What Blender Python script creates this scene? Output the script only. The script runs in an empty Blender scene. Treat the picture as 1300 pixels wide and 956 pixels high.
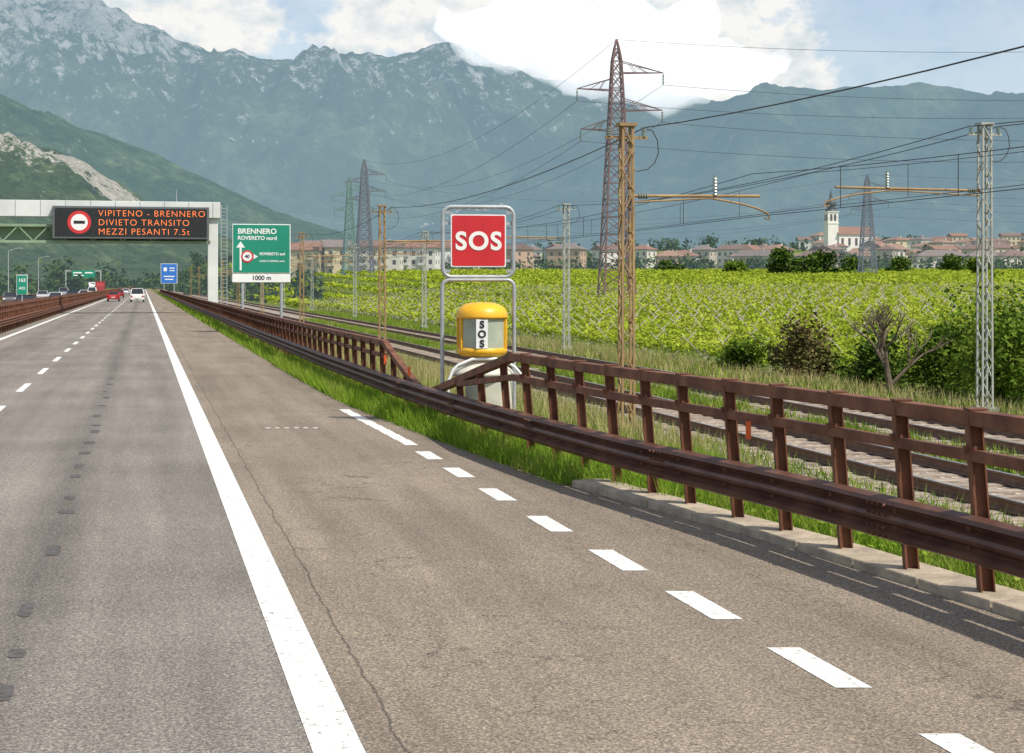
import bpy, math, random
import numpy as np
from mathutils import Vector, Matrix, noise
random.seed(7); rng=np.random.default_rng(7)
SL=0.234                      # road heading: X = t - SL*Y
PHI=math.atan(SL)
CA,SA=math.cos(PHI),math.sin(PHI)
sc=bpy.context.scene
sc.view_settings.view_transform='Standard'; sc.view_settings.look='None'; sc.view_settings.exposure=0
def R(t,y,z=0.0): return (t-SL*y,y,z)
def sstep(a,b,x):
    u=np.clip((x-a)/(b-a),0,1); return u*u*(3-2*u)
# ---------------------------------------------------------------- terrain
TT=[-9000,-60,-30,-22,-20,4.6,7,8.5,9.2,18,20,22.5,26,9000]
TZ=[-2.0,-1.5,-.6,-.08,-.04,-.04,-.12,-.45,-.66,-.66,-.75,-.95,-2.2,-2.2]
def gz(X,Y):
    X=np.asarray(X,float);Y=np.asarray(Y,float)
    t=X+SL*Y
    z=np.interp(t,TT,TZ)
    z=z+np.interp(Y,[0,60,220,550,1000,1700],[0,0,1.5,8.2,16.5,30])*sstep(22,62,t)
    z=z+11*sstep(700,1100,Y)*sstep(280,450,t)
    return z
# ---------------------------------------------------------------- materials
def newmat(name):
    m=bpy.data.materials.new(name); m.use_nodes=True
    nt=m.node_tree; b=nt.nodes['Principled BSDF']; return m,nt,b
def ramp(nt,stops):
    r=nt.nodes.new('ShaderNodeValToRGB'); e=r.color_ramp.elements
    e[0].position=stops[0][0]; e[0].color=(*stops[0][1],1)
    e[1].position=stops[-1][0]; e[1].color=(*stops[-1][1],1)
    for p,c in stops[1:-1]:
        k=e.new(p); k.color=(*c,1)
    return r
def tex(nt,kind,scale,detail=3,coord='Object',rough=.55):
    tc=nt.nodes.new('ShaderNodeTexCoord')
    n=nt.nodes.new('ShaderNodeTex'+kind); n.inputs['Scale'].default_value=scale
    if kind=='Noise':
        n.inputs['Detail'].default_value=detail; n.inputs['Roughness'].default_value=rough
    nt.links.new(tc.outputs[coord],n.inputs['Vector']); return n
def geo_tex(nt,kind,scale,detail=3,rough=.55):
    g=nt.nodes.new('ShaderNodeNewGeometry')
    n=nt.nodes.new('ShaderNodeTex'+kind); n.inputs['Scale'].default_value=scale
    if kind=='Noise':
        n.inputs['Detail'].default_value=detail; n.inputs['Roughness'].default_value=rough
    nt.links.new(g.outputs['Position'],n.inputs['Vector']); return n
def haze_wrap(m,nt,b,k,col):  # distance haze painted into the material as a fixed share of emission
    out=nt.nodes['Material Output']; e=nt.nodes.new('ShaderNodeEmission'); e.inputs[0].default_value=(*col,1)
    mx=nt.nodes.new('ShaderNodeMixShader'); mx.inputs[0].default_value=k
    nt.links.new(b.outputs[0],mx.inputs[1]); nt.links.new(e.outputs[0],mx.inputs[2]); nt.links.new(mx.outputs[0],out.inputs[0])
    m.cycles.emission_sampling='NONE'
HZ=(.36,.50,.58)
def M(name,c1,c2=None,scale=3,rough=.7,metal=0,bump=0,bscale=None,detail=3,haze=0,world=False,spec=None):
    m,nt,b=newmat(name)
    b.inputs['Roughness'].default_value=rough; b.inputs['Metallic'].default_value=metal
    if spec is not None: b.inputs['Specular IOR Level'].default_value=spec
    if c2 is None: c2=tuple(x*.8 for x in c1)
    n=(geo_tex if world else tex)(nt,'Noise',scale,detail)
    r=ramp(nt,[(.35,c1),(.65,c2)]); nt.links.new(n.outputs[0],r.inputs[0]); nt.links.new(r.outputs[0],b.inputs['Base Color'])
    if bump:
        n2=(geo_tex if world else tex)(nt,'Noise',bscale or scale*6,3)
        bp=nt.nodes.new('ShaderNodeBump'); bp.inputs['Strength'].default_value=bump; bp.inputs['Distance'].default_value=.02
        nt.links.new(n2.outputs[0],bp.inputs['Height']); nt.links.new(bp.outputs[0],b.inputs['Normal'])
    if haze: haze_wrap(m,nt,b,haze,HZ)
    return m
def leafmat(name,stops,scale=.6,haze=0,trans=.3):
    m,nt,b=newmat(name)
    n=geo_tex(nt,'Noise',scale,3,.75); r=ramp(nt,stops)
    nt.links.new(n.outputs[0],r.inputs[0])
    d=nt.nodes.new('ShaderNodeBsdfDiffuse'); nt.links.new(r.outputs[0],d.inputs[0]); nt.nodes.remove(b)
    out=nt.nodes['Material Output']
    if haze:
        haze_wrap(m,nt,d,haze,HZ)
    elif trans:
        tr=nt.nodes.new('ShaderNodeBsdfTranslucent'); nt.links.new(r.outputs[0],tr.inputs[0])
        mx=nt.nodes.new('ShaderNodeMixShader'); mx.inputs[0].default_value=trans
        nt.links.new(d.outputs[0],mx.inputs[1]); nt.links.new(tr.outputs[0],mx.inputs[2]); nt.links.new(mx.outputs[0],out.inputs[0])
    else: nt.links.new(d.outputs[0],out.inputs[0])
    return m
def asphalt():
    m,nt,b=newmat('asphalt')
    L=nt.links; N=nt.nodes
    g=N.new('ShaderNodeNewGeometry')
    def nz(s,d=3,r=.55,vec=None):
        n=N.new('ShaderNodeTexNoise'); n.inputs['Scale'].default_value=s; n.inputs['Detail'].default_value=d; n.inputs['Roughness'].default_value=r
        L.new(vec or g.outputs['Position'],n.inputs['Vector']); return n
    def mth(op,a,bb,c=None):
        n=N.new('ShaderNodeMath'); n.operation=op
        for i,v in enumerate([a,bb,c]):
            if v is None: continue
            if isinstance(v,(int,float)): n.inputs[i].default_value=v
            else: L.new(v,n.inputs[i])
        return n.outputs[0]
    dot=N.new('ShaderNodeVectorMath'); dot.operation='DOT_PRODUCT'; dot.inputs[1].default_value=(1,SL,0)
    L.new(g.outputs['Position'],dot.inputs[0]); t=dot.outputs['Value']
    comb=N.new('ShaderNodeCombineXYZ'); L.new(t,comb.inputs[0])
    sep=N.new('ShaderNodeSeparateXYZ'); L.new(g.outputs['Position'],sep.inputs[0])
    L.new(mth('MULTIPLY',sep.outputs[1],.06),comb.inputs[1])
    streak=nz(1.5,4,.65,comb.outputs[0])
    big=nz(.35,3); fine=nz(42,2,.8)
    v0=N.new('ShaderNodeTexVoronoi'); v0.inputs['Scale'].default_value=85; L.new(g.outputs['Position'],v0.inputs['Vector'])
    sc0=N.new('ShaderNodeSeparateColor'); L.new(v0.outputs['Color'],sc0.inputs[0])
    base=ramp(nt,[(.3,(.172,.154,.137)),(.7,(.258,.232,.207))]); L.new(streak.outputs[0],base.inputs[0])
    sh=mth('GREATER_THAN',t,1.15)
    mxs=N.new('ShaderNodeMixRGB'); mxs.blend_type='MULTIPLY'; mxs.inputs[2].default_value=(1.06,.97,.86,1); L.new(sh,mxs.inputs[0]); L.new(base.outputs[0],mxs.inputs[1])
    gr=ramp(nt,[(.3,(.5,.5,.5)),(.5,(.95,.95,.95)),(.72,(1.6,1.57,1.5))]); L.new(fine.outputs[0],gr.inputs[0])
    m1=N.new('ShaderNodeMixRGB'); m1.blend_type='MULTIPLY'; m1.inputs[0].default_value=.85; L.new(mxs.outputs[0],m1.inputs[1]); L.new(gr.outputs[0],m1.inputs[2])
    gr2=ramp(nt,[(.0,(.4,.4,.4)),(.6,(1.0,1.0,1.0)),(1,(1.9,1.85,1.7))]); L.new(sc0.outputs[0],gr2.inputs[0])
    m1b=N.new('ShaderNodeMixRGB'); m1b.blend_type='MULTIPLY'; m1b.inputs[0].default_value=.65; L.new(m1.outputs[0],m1b.inputs[1]); L.new(gr2.outputs[0],m1b.inputs[2])
    bg=ramp(nt,[(.3,(.84,.84,.84)),(.7,(1.12,1.12,1.12))]); L.new(big.outputs[0],bg.inputs[0])
    m2=N.new('ShaderNodeMixRGB'); m2.blend_type='MULTIPLY'; m2.inputs[0].default_value=1; L.new(m1b.outputs[0],m2.inputs[1]); L.new(bg.outputs[0],m2.inputs[2])
    col=m2.outputs[0]
    for c,w,a in [(-.88,.42,.50),(-4.7,1.0,.30),(.35,.3,.12),(-2.1,.3,.12)]:
        d=mth('ABSOLUTE',mth('SUBTRACT',t,c),0)
        k=mth('MULTIPLY',mth('SUBTRACT',1.0,mth('MINIMUM',mth('DIVIDE',d,w),1.0)),a)
        mm=N.new('ShaderNodeMixRGB'); mm.blend_type='MULTIPLY'; mm.inputs[2].default_value=(.38,.38,.40,1); L.new(k,mm.inputs[0]); L.new(col,mm.inputs[1]); col=mm.outputs[0]
    wob=nz(1.1,6,.75)
    d=mth('ABSOLUTE',mth('SUBTRACT',mth('ADD',t,mth('MULTIPLY',mth('SUBTRACT',wob.outputs[0],.5),.16)),1.36),0)
    k=mth('MULTIPLY',mth('LESS_THAN',d,.009),mth('GREATER_THAN',fine.outputs[0],.44))
    v=N.new('ShaderNodeTexVoronoi'); v.feature='DISTANCE_TO_EDGE'; v.inputs['Scale'].default_value=1.1
    vm=N.new('ShaderNodeVectorMath'); vm.operation='MULTIPLY_ADD'; vm.inputs[1].default_value=(1.4,1.4,0)
    L.new(wob.outputs['Color'],vm.inputs[0]); L.new(g.outputs['Position'],vm.inputs[2]); L.new(vm.outputs[0],v.inputs['Vector'])
    k2=mth('MULTIPLY',mth('LESS_THAN',v.outputs[0],.008),mth('MULTIPLY',mth('GREATER_THAN',big.outputs[0],.50),mth('GREATER_THAN',t,1.3)))
    kk=mth('MAXIMUM',mth('MULTIPLY',k,.7),mth('MULTIPLY',k2,.55))
    mm=N.new('ShaderNodeMixRGB'); mm.inputs[2].default_value=(.04,.036,.033,1); L.new(kk,mm.inputs[0]); L.new(col,mm.inputs[1])
    L.new(mm.outputs[0],b.inputs['Base Color'])
    b.inputs['Roughness'].default_value=.9; b.inputs['Specular IOR Level'].default_value=.25
    bp=N.new('ShaderNodeBump'); bp.inputs['Strength'].default_value=.5; bp.inputs['Distance'].default_value=.01; L.new(fine.outputs[0],bp.inputs['Height']); L.new(bp.outputs[0],b.inputs['Normal'])
    return m
ASPH=asphalt()
def paintmat():
    m,nt,b=newmat('road_paint')
    n=geo_tex(nt,'Noise',11,6,.8); r=ramp(nt,[(.36,(.26,.24,.22)),(.43,(.64,.62,.58)),(.6,(.80,.79,.75))])
    nt.links.new(n.outputs[0],r.inputs[0]); nt.links.new(r.outputs[0],b.inputs['Base Color']); b.inputs['Roughness'].default_value=.6
    return m
PAINT=paintmat()
TAR=M('tar_patch',(.055,.05,.047),(.11,.10,.095),scale=14,rough=.85,world=True)
CORTEN=M('weathered_steel',(.105,.038,.020),(.20,.085,.045),scale=3.5,rough=.65,bump=.15,bscale=40,world=True,spec=.3)
CORTEN2=M('weathered_steel_beam',(.080,.034,.023),(.15,.068,.042),scale=2.2,rough=.5,bump=.1,bscale=30,world=True,spec=.35)
CONC=M('kerb_concrete',(.46,.38,.28),(.28,.23,.17),scale=4,rough=.9,bump=.5,bscale=30,world=True)
GALV=M('galvanised_steel',(.42,.44,.45),(.33,.35,.36),scale=4,rough=.45,metal=.3)
WHITE=M('white_paint',(.80,.80,.78),(.72,.72,.70),scale=2,rough=.45)
GREYP=M('grey_panel',(.66,.68,.65),(.54,.56,.54),scale=.4,rough=.5)
GREENG=M('gantry_green',(.25,.36,.22),(.19,.28,.18),scale=.5,rough=.55)
BLACKP=M('display_black',(.012,.012,.013),(.02,.02,.022),rough=.35)
DISPF=M('display_frame',(.09,.10,.10),(.11,.12,.12),rough=.5)
RED=M('sign_red',(.55,.018,.025),(.47,.015,.022),scale=1.5,rough=.35)
REDR=M('ring_red',(.6,.03,.03),(.5,.03,.03),rough=.4)
GREEN=M('sign_green',(.008,.24,.15),(.007,.21,.13),scale=.6,rough=.4)
BLUE=M('sign_blue',(.03,.17,.55),(.02,.14,.48),rough=.4)
YEL=M('phone_yellow',(.82,.44,.02),(.70,.36,.015),scale=2,rough=.4)
CREAM=M('cream_plastic',(.62,.60,.50),(.50,.48,.38),scale=3,rough=.5)
GLASSY=M('phone_window',(.42,.45,.36),(.30,.34,.26),scale=3,rough=.2)
ORANGE=M('reflector_orange',(.75,.12,.02),(.7,.1,.02),rough=.3)
RUST=M('rail_rust',(.13,.07,.045),(.2,.12,.08),scale=8,rough=.8)
STEELT=M('rail_top',(.5,.5,.5),(.4,.4,.4),rough=.3,metal=.8)
SLEEP=M('sleeper_concrete',(.38,.31,.24),(.22,.17,.13),scale=3,rough=.9,world=True)
MASTY=M('mast_ochre',(.36,.24,.10),(.24,.15,.07),scale=2,rough=.7)
MASTG=M('mast_grey',(.40,.41,.36),(.28,.29,.25),scale=2,rough=.7)
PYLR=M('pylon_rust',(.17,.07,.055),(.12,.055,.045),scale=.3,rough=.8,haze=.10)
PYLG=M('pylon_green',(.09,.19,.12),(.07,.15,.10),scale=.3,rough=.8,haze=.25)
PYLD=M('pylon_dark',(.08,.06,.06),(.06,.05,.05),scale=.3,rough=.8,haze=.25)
INSUL=M('insulator',(.12,.16,.13),(.2,.25,.2),rough=.3)
WIRE=M('wire',(.03,.03,.032),(.05,.05,.05),rough=.6)
BARK=M('bark',(.10,.075,.05),(.17,.13,.09),scale=9,rough=.95)
def emis(name,c,s):
    m,nt,b=newmat(name); b.inputs['Base Color'].default_value=(*c,1); b.inputs['Emission Color'].default_value=(*c,1); b.inputs['Emission Strength'].default_value=s; m.cycles.emission_sampling='NONE'; return m
LED=emis('led_orange',(.95,.22,.05),.55)
# ---------------------------------------------------------------- mesh helpers
def link(o,parent=None):
    sc.collection.objects.link(o)
    if parent: o.parent=parent
    return o
def empty(name,loc=(0,0,0),rz=0):
    o=bpy.data.objects.new(name,None); o.location=loc; o.rotation_euler=(0,0,rz); o.empty_display_size=.3; return link(o)
class MB:
    def __init__(s): s.v=[];s.f=[];s.m=[]
    def add(s,v,f,mi=0):
        o=len(s.v); s.v+= [tuple(p) for p in v]; s.f+=[[i+o for i in q] for q in f]; s.m+=[mi]*len(f)
    def box(s,c,d,mi=0,rz=0,taper=1):
        x,y,z=[k/2 for k in d]; ca,sa=math.cos(rz),math.sin(rz); vs=[]
        for sz in(-1,1):
            k=1 if sz<0 else taper
            for a,b in((-1,-1),(1,-1),(1,1),(-1,1)):
                px,py=a*x*k,b*y*k
                vs.append((c[0]+px*ca-py*sa,c[1]+px*sa+py*ca,c[2]+sz*z))
        s.add(vs,[(3,2,1,0),(4,5,6,7),(0,1,5,4),(1,2,6,5),(2,3,7,6),(3,0,4,7)],mi)
    def beam(s,p,q,w,h=None,mi=0):
        h=h or w; p=Vector(p);q=Vector(q);d=(q-p)
        if d.length<1e-6:return
        d.normalize(); up=Vector((0,0,1)) if abs(d.z)<.95 else Vector((0,1,0))
        a=d.cross(up).normalized()*w/2; b=a.cross(d).normalized()*h/2
        vs=[p-a-b,p+a-b,p+a+b,p-a+b,q-a-b,q+a-b,q+a+b,q-a+b]
        s.add(vs,[(3,2,1,0),(4,5,6,7),(0,1,5,4),(1,2,6,5),(2,3,7,6),(3,0,4,7)],mi)
    def cyl(s,p,q,r1,r2=None,n=12,mi=0,cap=True):
        r2=r1 if r2 is None else r2; p=Vector(p);q=Vector(q);d=(q-p).normalized()
        up=Vector((0,0,1)) if abs(d.z)<.95 else Vector((0,1,0)); a=d.cross(up).normalized(); b=a.cross(d)
        vs=[];
        for c,r in((p,r1),(q,r2)):
            for i in range(n):
                an=2*math.pi*i/n; vs.append(c+(a*math.cos(an)+b*math.sin(an))*r)
        f=[(i,(i+1)%n,n+(i+1)%n,n+i) for i in range(n)]
        if cap: f+= [tuple(range(n))[::-1],tuple(range(n,2*n))]
        s.add(vs,f,mi)
    def lathe(s,c,prof,n=24,mi=0):
        vs=[];f=[]
        for r,z in prof:
            for i in range(n):
                an=2*math.pi*i/n; vs.append((c[0]+r*math.cos(an),c[1]+r*math.sin(an),c[2]+z))
        for j in range(len(prof)-1):
            for i in range(n): f.append((j*n+i,j*n+(i+1)%n,(j+1)*n+(i+1)%n,(j+1)*n+i))
        s.add(vs,f,mi)
    def sweep(s,prof,path,closed=False,mi=0,cap=True):
        n=len(prof);vs=[];P=[Vector(p) for p in path]
        for i,p in enumerate(P):
            d=(P[min(i+1,len(P)-1)]-P[max(i-1,0)]); d.z=0; d.normalize(); sd=Vector((d.y,-d.x,0))
            for a,b in prof: vs.append(p+sd*a+Vector((0,0,b)))
        f=[];m=n if closed else n-1
        for i in range(len(P)-1):
            for j in range(m): f.append((i*n+j,i*n+(j+1)%n,(i+1)*n+(j+1)%n,(i+1)*n+j))
        if closed and cap: f+=[tuple(range(n)),tuple(range((len(P)-1)*n,len(P)*n))[::-1]]
        s.add(vs,f,mi)
    def obj(s,name,mats,parent=None,smooth=False,bevel=0):
        me=bpy.data.meshes.new(name); me.from_pydata(s.v,[],s.f)
        if not isinstance(mats,(list,tuple)): mats=[mats]
        for k in mats: me.materials.append(k)
        me.polygons.foreach_set('material_index',s.m)
        if smooth: me.polygons.foreach_set('use_smooth',[True]*len(s.f))
        me.update(); o=bpy.data.objects.new(name,me); link(o,parent)
        if bevel:
            b=o.modifiers.new('b','BEVEL'); b.width=bevel; b.segments=2; b.limit_method='ANGLE'
        return o
def fastmesh(name,V,k,mat,parent=None):
    n=len(V)//k; me=bpy.data.meshes.new(name); me.vertices.add(len(V)); me.vertices.foreach_set('co',np.ascontiguousarray(V,dtype=np.float32).ravel())
    me.loops.add(n*k); me.loops.foreach_set('vertex_index',np.arange(n*k,dtype=np.int32))
    me.polygons.add(n); me.polygons.foreach_set('loop_start',np.arange(0,n*k,k,dtype=np.int32))
    me.materials.append(mat); me.update(calc_edges=True); me.validate()
    return link(bpy.data.objects.new(name,me),parent)
def leaves(C,size,upbias=.5,aspect=.7):
    n=len(C); size=np.broadcast_to(np.asarray(size,float),(n,))[:,None]
    nn=rng.normal(size=(n,3)); nn[:,2]=np.abs(nn[:,2])+upbias; nn/=np.linalg.norm(nn,axis=1)[:,None]
    a=np.cross(nn,rng.normal(size=(n,3))); a/=np.linalg.norm(a,axis=1)[:,None]; b=np.cross(nn,a)
    a=a*size*.5*rng.uniform(.6,1.3,(n,1)); b=b*size*.5*aspect*rng.uniform(.6,1.3,(n,1))
    return np.stack([C-a,C-b*.9+a*.1,C+a,C+b],1).reshape(-1,3)
def blades(B,h,w,lean=.35):
    n=len(B); h=np.broadcast_to(np.asarray(h,float),(n,)); w=np.broadcast_to(np.asarray(w,float),(n,))
    an=rng.uniform(0,2*np.pi,n); d=np.stack([np.cos(an),np.sin(an),0*an],1)*w[:,None]
    ln=rng.normal(size=(n,3))*lean; ln[:,2]=1; tip=B+ln*h[:,None]
    return np.stack([B-d,B+d,tip],1).reshape(-1,3)
def tube(name,pts,r,mat,parent=None,cyc=False,res=3):
    c=bpy.data.curves.new(name,'CURVE'); c.dimensions='3D'; c.bevel_depth=r; c.bevel_resolution=res
    if not isinstance(pts[0][0],(list,tuple,Vector)): pts=[pts]
    for P in pts:
        s=c.splines.new('POLY'); s.points.add(len(P)-1)
        for i,p in enumerate(P): s.points[i].co=(*p,1)
        s.use_cyclic_u=cyc
    c.materials.append(mat); return link(bpy.data.objects.new(name,c),parent)
def sag(p,q,s,n=14):
    return [(p[0]+(q[0]-p[0])*i/n,p[1]+(q[1]-p[1])*i/n,p[2]+(q[2]-p[2])*i/n-4*s*(i/n)*(1-i/n)) for i in range(n+1)]
def text(name,body,size,loc,mat,parent,align='CENTER',off=0.0,rz=0,sp=1.0):
    c=bpy.data.curves.new(name,'FONT'); c.body=body; c.size=size; c.align_x=align; c.align_y='CENTER'; c.offset=off; c.extrude=.004; c.space_character=sp
    c.materials.append(mat); o=bpy.data.objects.new(name,c); o.location=loc; o.rotation_euler=(math.radians(90),0,rz); return link(o,parent)
def rrect(w,h,r,n=6):
    pts=[]
    for cx,cz,a0 in((w/2-r,h/2-r,0),(-w/2+r,h/2-r,90),(-w/2+r,-h/2+r,180),(w/2-r,-h/2+r,270)):
        for i in range(n+1):
            a=math.radians(a0+90*i/n); pts.append((cx+r*math.cos(a),cz+r*math.sin(a)))
    return pts
# ---------------------------------------------------------------- ground
def ground():
    ts=np.unique(np.concatenate([np.linspace(-9000,-400,14),np.linspace(-400,-60,12),np.linspace(-60,-22,8),np.array([-22,-20,-8,-6,0,4.6,5.5,6.2,7,7.8,8.5,9.2,13,18,20,22.5,24,26]),np.linspace(28,120,24),np.linspace(120,700,50),np.linspace(700,9000,14)]))
    ys=np.unique(np.concatenate([np.linspace(-60,60,25),np.linspace(60,260,26),np.linspace(260,1300,66),np.linspace(1300,12000,22)]))
    T,Y=np.meshgrid(ts,ys); X=T-SL*Y; Z=gz(X,Y)
    V=np.stack([X,Y,Z],-1).reshape(-1,3); nx=len(ts)
    F=[(j*nx+i,j*nx+i+1,(j+1)*nx+i+1,(j+1)*nx+i) for j in range(len(ys)-1) for i in range(nx-1)]
    me=bpy.data.meshes.new('ground'); me.from_pydata(V.tolist(),[],F); me.update()
    m,nt,b=newmat('grass_ground'); L=nt.links;N=nt.nodes
    n1=geo_tex(nt,'Noise',.8,5,.7); r1=ramp(nt,[(.3,(.05,.075,.018)),(.5,(.10,.13,.03)),(.7,(.20,.19,.07))]); L.new(n1.outputs[0],r1.inputs[0])
    v=geo_tex(nt,'Voronoi',.012); r2=ramp(nt,[(0,(.13,.19,.035)),(.4,(.20,.25,.05)),(.7,(.10,.15,.035)),(1,(.24,.25,.09))]); 
    sp=N.new('ShaderNodeSeparateColor'); L.new(v.outputs['Color'],sp.inputs[0]); L.new(sp.outputs[0],r2.inputs[0])
    g=N.new('ShaderNodeNewGeometry'); sx=N.new('ShaderNodeSeparateXYZ'); L.new(g.outputs['Position'],sx.inputs[0])
    mr=N.new('ShaderNodeMapRange'); mr.inputs[1].default_value=300; mr.inputs[2].default_value=600; L.new(sx.outputs[1],mr.inputs[0])
    mx=N.new('ShaderNodeMixRGB'); L.new(mr.outputs[0],mx.inputs[0]); L.new(r1.outputs[0],mx.inputs[1]); L.new(r2.outputs[0],mx.inputs[2])
    L.new(mx.outputs[0],b.inputs['Base Color']); b.inputs['Roughness'].default_value=.95; b.inputs['Specular IOR Level'].default_value=.1
    me.materials.append(m); link(bpy.data.objects.new('ground',me))
ground()
PEY=[-40,0,9,11.2,14.4,18.75,22,26,30,33,42,60,100,2500]
PET=[6.7,6.6,6.42,6.27,5.9,5.1,4.82,4.50,4.25,4.12,4.03,4.0,3.95,3.95]
def pe(y): return np.interp(y,PEY,PET)
def strip(name,ys,tl,tr,z,mat):
    mb=MB(); vs=[];f=[]
    for y in ys:
        a=tl(y) if callable(tl) else tl; c=tr(y) if callable(tr) else tr
        vs+= [R(a,y,z),R(c,y,z)]
    for i in range(len(ys)-1): f.append((2*i,2*i+1,2*i+3,2*i+2))
    mb.add(vs,f); return mb.obj(name,mat)
ry=list(np.arange(-40,40,1.0))+list(np.linspace(40,2500,60))
strip('road',ry,-7.0,lambda y:float(pe(y)),0.0,ASPH)
strip('opposite_carriageway_road',[-40,2500],-20,-8.3,0.0,ASPH)
mk=MB()
def mark(t0,t1,y0,y1,z=.004,mb=None):
    (mb or mk).add([R(t0,y0,z),R(t1,y0,z),R(t1,y1,z),R(t0,y1,z)],[(0,1,2,3)])
for a in np.arange(-40,2000,20): mark(.87,1.14,a,a+20)
for a in np.arange(-40,2000,20): mark(-6.45,-6.2,a,a+20)
y=29.8-7.1*9
while y<1500: mark(-2.88,-2.72,y-1.5,y+1.5); y+=7.1
for yc in (3.8,5.85,7.9,9.9,11.82,13.75,15.84,18.05,20.17,22.2):
    tc=float(np.interp(yc,[9,12,16,22],[4.25,4.19,4.07,4.02])); mark(tc-.11,tc+.11,yc-.52,yc+.52)
for k in range(8):
    a=23.6+k*.85; tc=float(np.interp(a,[23.6,31],[4.02,3.84])); mark(tc-.10,tc+.10,a,a+.86)
y=0
while y<1500: mark(-14.3,-14.15,y,y+3); y+=7.5
for a in (-19.4,-9.0): mark(a-.1,a+.1,-40,2000)
mk.obj('road_marking',PAINT)
tp=MB()
for v in (915,880,830,775,700,650,632,605,592,575,562,548,540,528,515,505,497,488,480,470,462):
    yc=4800/(v-362); w=random.uniform(.05,.10); c=-.82+random.uniform(-.05,.05); hl=random.uniform(.12,.30); n=12
    tp.add([R(c+w*(abs(math.cos(6.283*i/n))**.5)*math.copysign(1,math.cos(6.283*i/n))*random.uniform(.8,1.1),yc+hl*(abs(math.sin(6.283*i/n))**.5)*math.copysign(1,math.sin(6.283*i/n))*random.uniform(.8,1.1),.004) for i in range(n)],[tuple(range(n))])
tp.obj('road_tar_patch',TAR)
sj=MB()
for k in range(6): mark(2.05+k*.16,2.13+k*.16,26.4,26.52,.004,sj)
sj.obj('road_joint_mark',PAINT)
kb=MB(); ky=list(np.arange(-10,18.9,.9))
for i,yk in enumerate(ky[:-1]):
    y2=yk+.88; h=.10
    p=[R(float(pe(yk)),yk),R(float(pe(y2)),y2)]; q=[R(float(pe(yk))+.42,yk),R(float(pe(y2))+.42,y2)]
    o=.01
    kb.add([(p[0][0],p[0][1],-.1),(q[0][0],q[0][1],-.1),(q[1][0],q[1][1],-.1),(p[1][0],p[1][1],-.1),
            (p[0][0]+o,p[0][1],h-.02),(q[0][0],q[0][1],h),(q[1][0],q[1][1],h),(p[1][0]+o,p[1][1],h-.02)],
           [(3,2,1,0),(4,5,6,7),(0,1,5,4),(1,2,6,5),(2,3,7,6),(3,0,4,7)])
kb.obj('kerb',CONC,bevel=.015)
# ---------------------------------------------------------------- guardrails
GY=[-20,0,9,11.9,12.87,13.87,14.86,15.69,16.67,17.5,18.46,20.5,23.7,27,30,40,60,130,2500]
GT=[6.95,6.85,6.55,6.38,6.28,6.19,6.07,5.93,5.8,5.67,5.56,5.38,5.15,4.98,4.88,4.72,4.62,4.5,4.4]
def gt(y): return float(np.interp(y,GY,GT))
WPROF=[(0,.0),(-.07,.03),(-.085,.07),(-.02,.10),(-.0,.12),(-.07,.16),(-.085,.19),(-.07,.22),(0,.255),(-.02,.28),(-.085,.31),(-.07,.345),(0,.37)]
def box_prof(w,h): return [(-w/2,0),(w/2,0),(w/2,h),(-w/2,h)]
g=empty('guardrail')
ys=list(np.arange(-12,60,.5))+list(np.linspace(60,900,60))
mb=MB(); mb.sweep(WPROF,[R(gt(a)-.13,a,.30) for a in ys]); 
o=mb.obj('beam',CORTEN2,g); s=o.modifiers.new('s','SOLIDIFY'); s.thickness=.006
mb=MB()
for a in np.arange(-11,30,4.0):
    for k in(-.12,-.04,.04,.12):
        for zz in(.345,.42,.52,.60): 
            p=R(gt(a+k)-.215,a+k,zz); mb.cyl(p,(p[0]-.02,p[1]-.003,p[2]),.014,n=6)
mb.obj('bolts',CORTEN,g)
pm=MB(); LEAN=-.075
def post(yc,ztop,t=None,lean=LEAN,z0=0.0):
    t=gt(yc) if t is None else t; b=Vector(R(t,yc,z0)); tpv=b+Vector((lean*ztop,0,ztop-z0))
    for dx,w,h in((-.05,.012,.11),(.05,.012,.11),(0,.09,.012)):
        a=Vector((dx,0,0))
        vs=[]
        for q in(b,tpv):
            for sx,sy in((-1,-1),(1,-1),(1,1),(-1,1)): vs.append(q+a+Vector((sx*w/2,sy*h/2,0)))
        pm.add(vs,[(3,2,1,0),(4,5,6,7),(0,1,5,4),(1,2,6,5),(2,3,7,6),(3,0,4,7)])
ylist=[9.0-k*1.0 for k in range(18)]+[10,10.95,11.91,12.87,13.87,14.86,15.69,16.67,17.5,18.46,19.45,20.45,21.5,22.5,23.7,25,26.2]
for a in ylist:
    zt=1.40 if a<22 else max(.62,1.40-(a-22)/5.5*.9)
    post(a,zt)
    p=R(gt(a)-.02,a,.47); pm.box((p[0]-.08,p[1],.485),(.10,.09,.26))
    if a<22:
        p=R(gt(a),a); pm.box((p[0]-.105+0.02,p[1],1.463+.002),(.15,.16,.012)); pm.box((p[0]-.10,p[1],1.16),(.16,.05,.05))
yy=28.0
while yy<420:
    zt=1.24 if yy>31.5 else .62+ (yy-28)/3.5*.62
    post(yy,zt,lean=-.03); p=R(gt(yy),yy); pm.box((p[0]-.06,p[1],.485),(.10,.09,.24))
    yy+=1.25 if yy<90 else 2.4
pm.obj('posts',CORTEN,g)
mb=MB(); yn=list(np.arange(-12,22.1,.5))
def rl(t,y,z): return R(t+LEAN*z,y,z)
top=[rl(gt(a),a,1.34) for a in yn]+[rl(gt(a),a,1.34-(a-22)/5.5*.92) for a in (23,24,25,26,27,27.6)]
mb.sweep(box_prof(.13,.115),top,closed=True)
mid=[rl(gt(a)-.02,a,1.07) for a in yn]+[rl(gt(a)-.02,a,1.07-(a-22)/3.2*.30) for a in (23,24,25)]
mb.sweep(box_prof(.10,.085),mid,closed=True)
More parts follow.
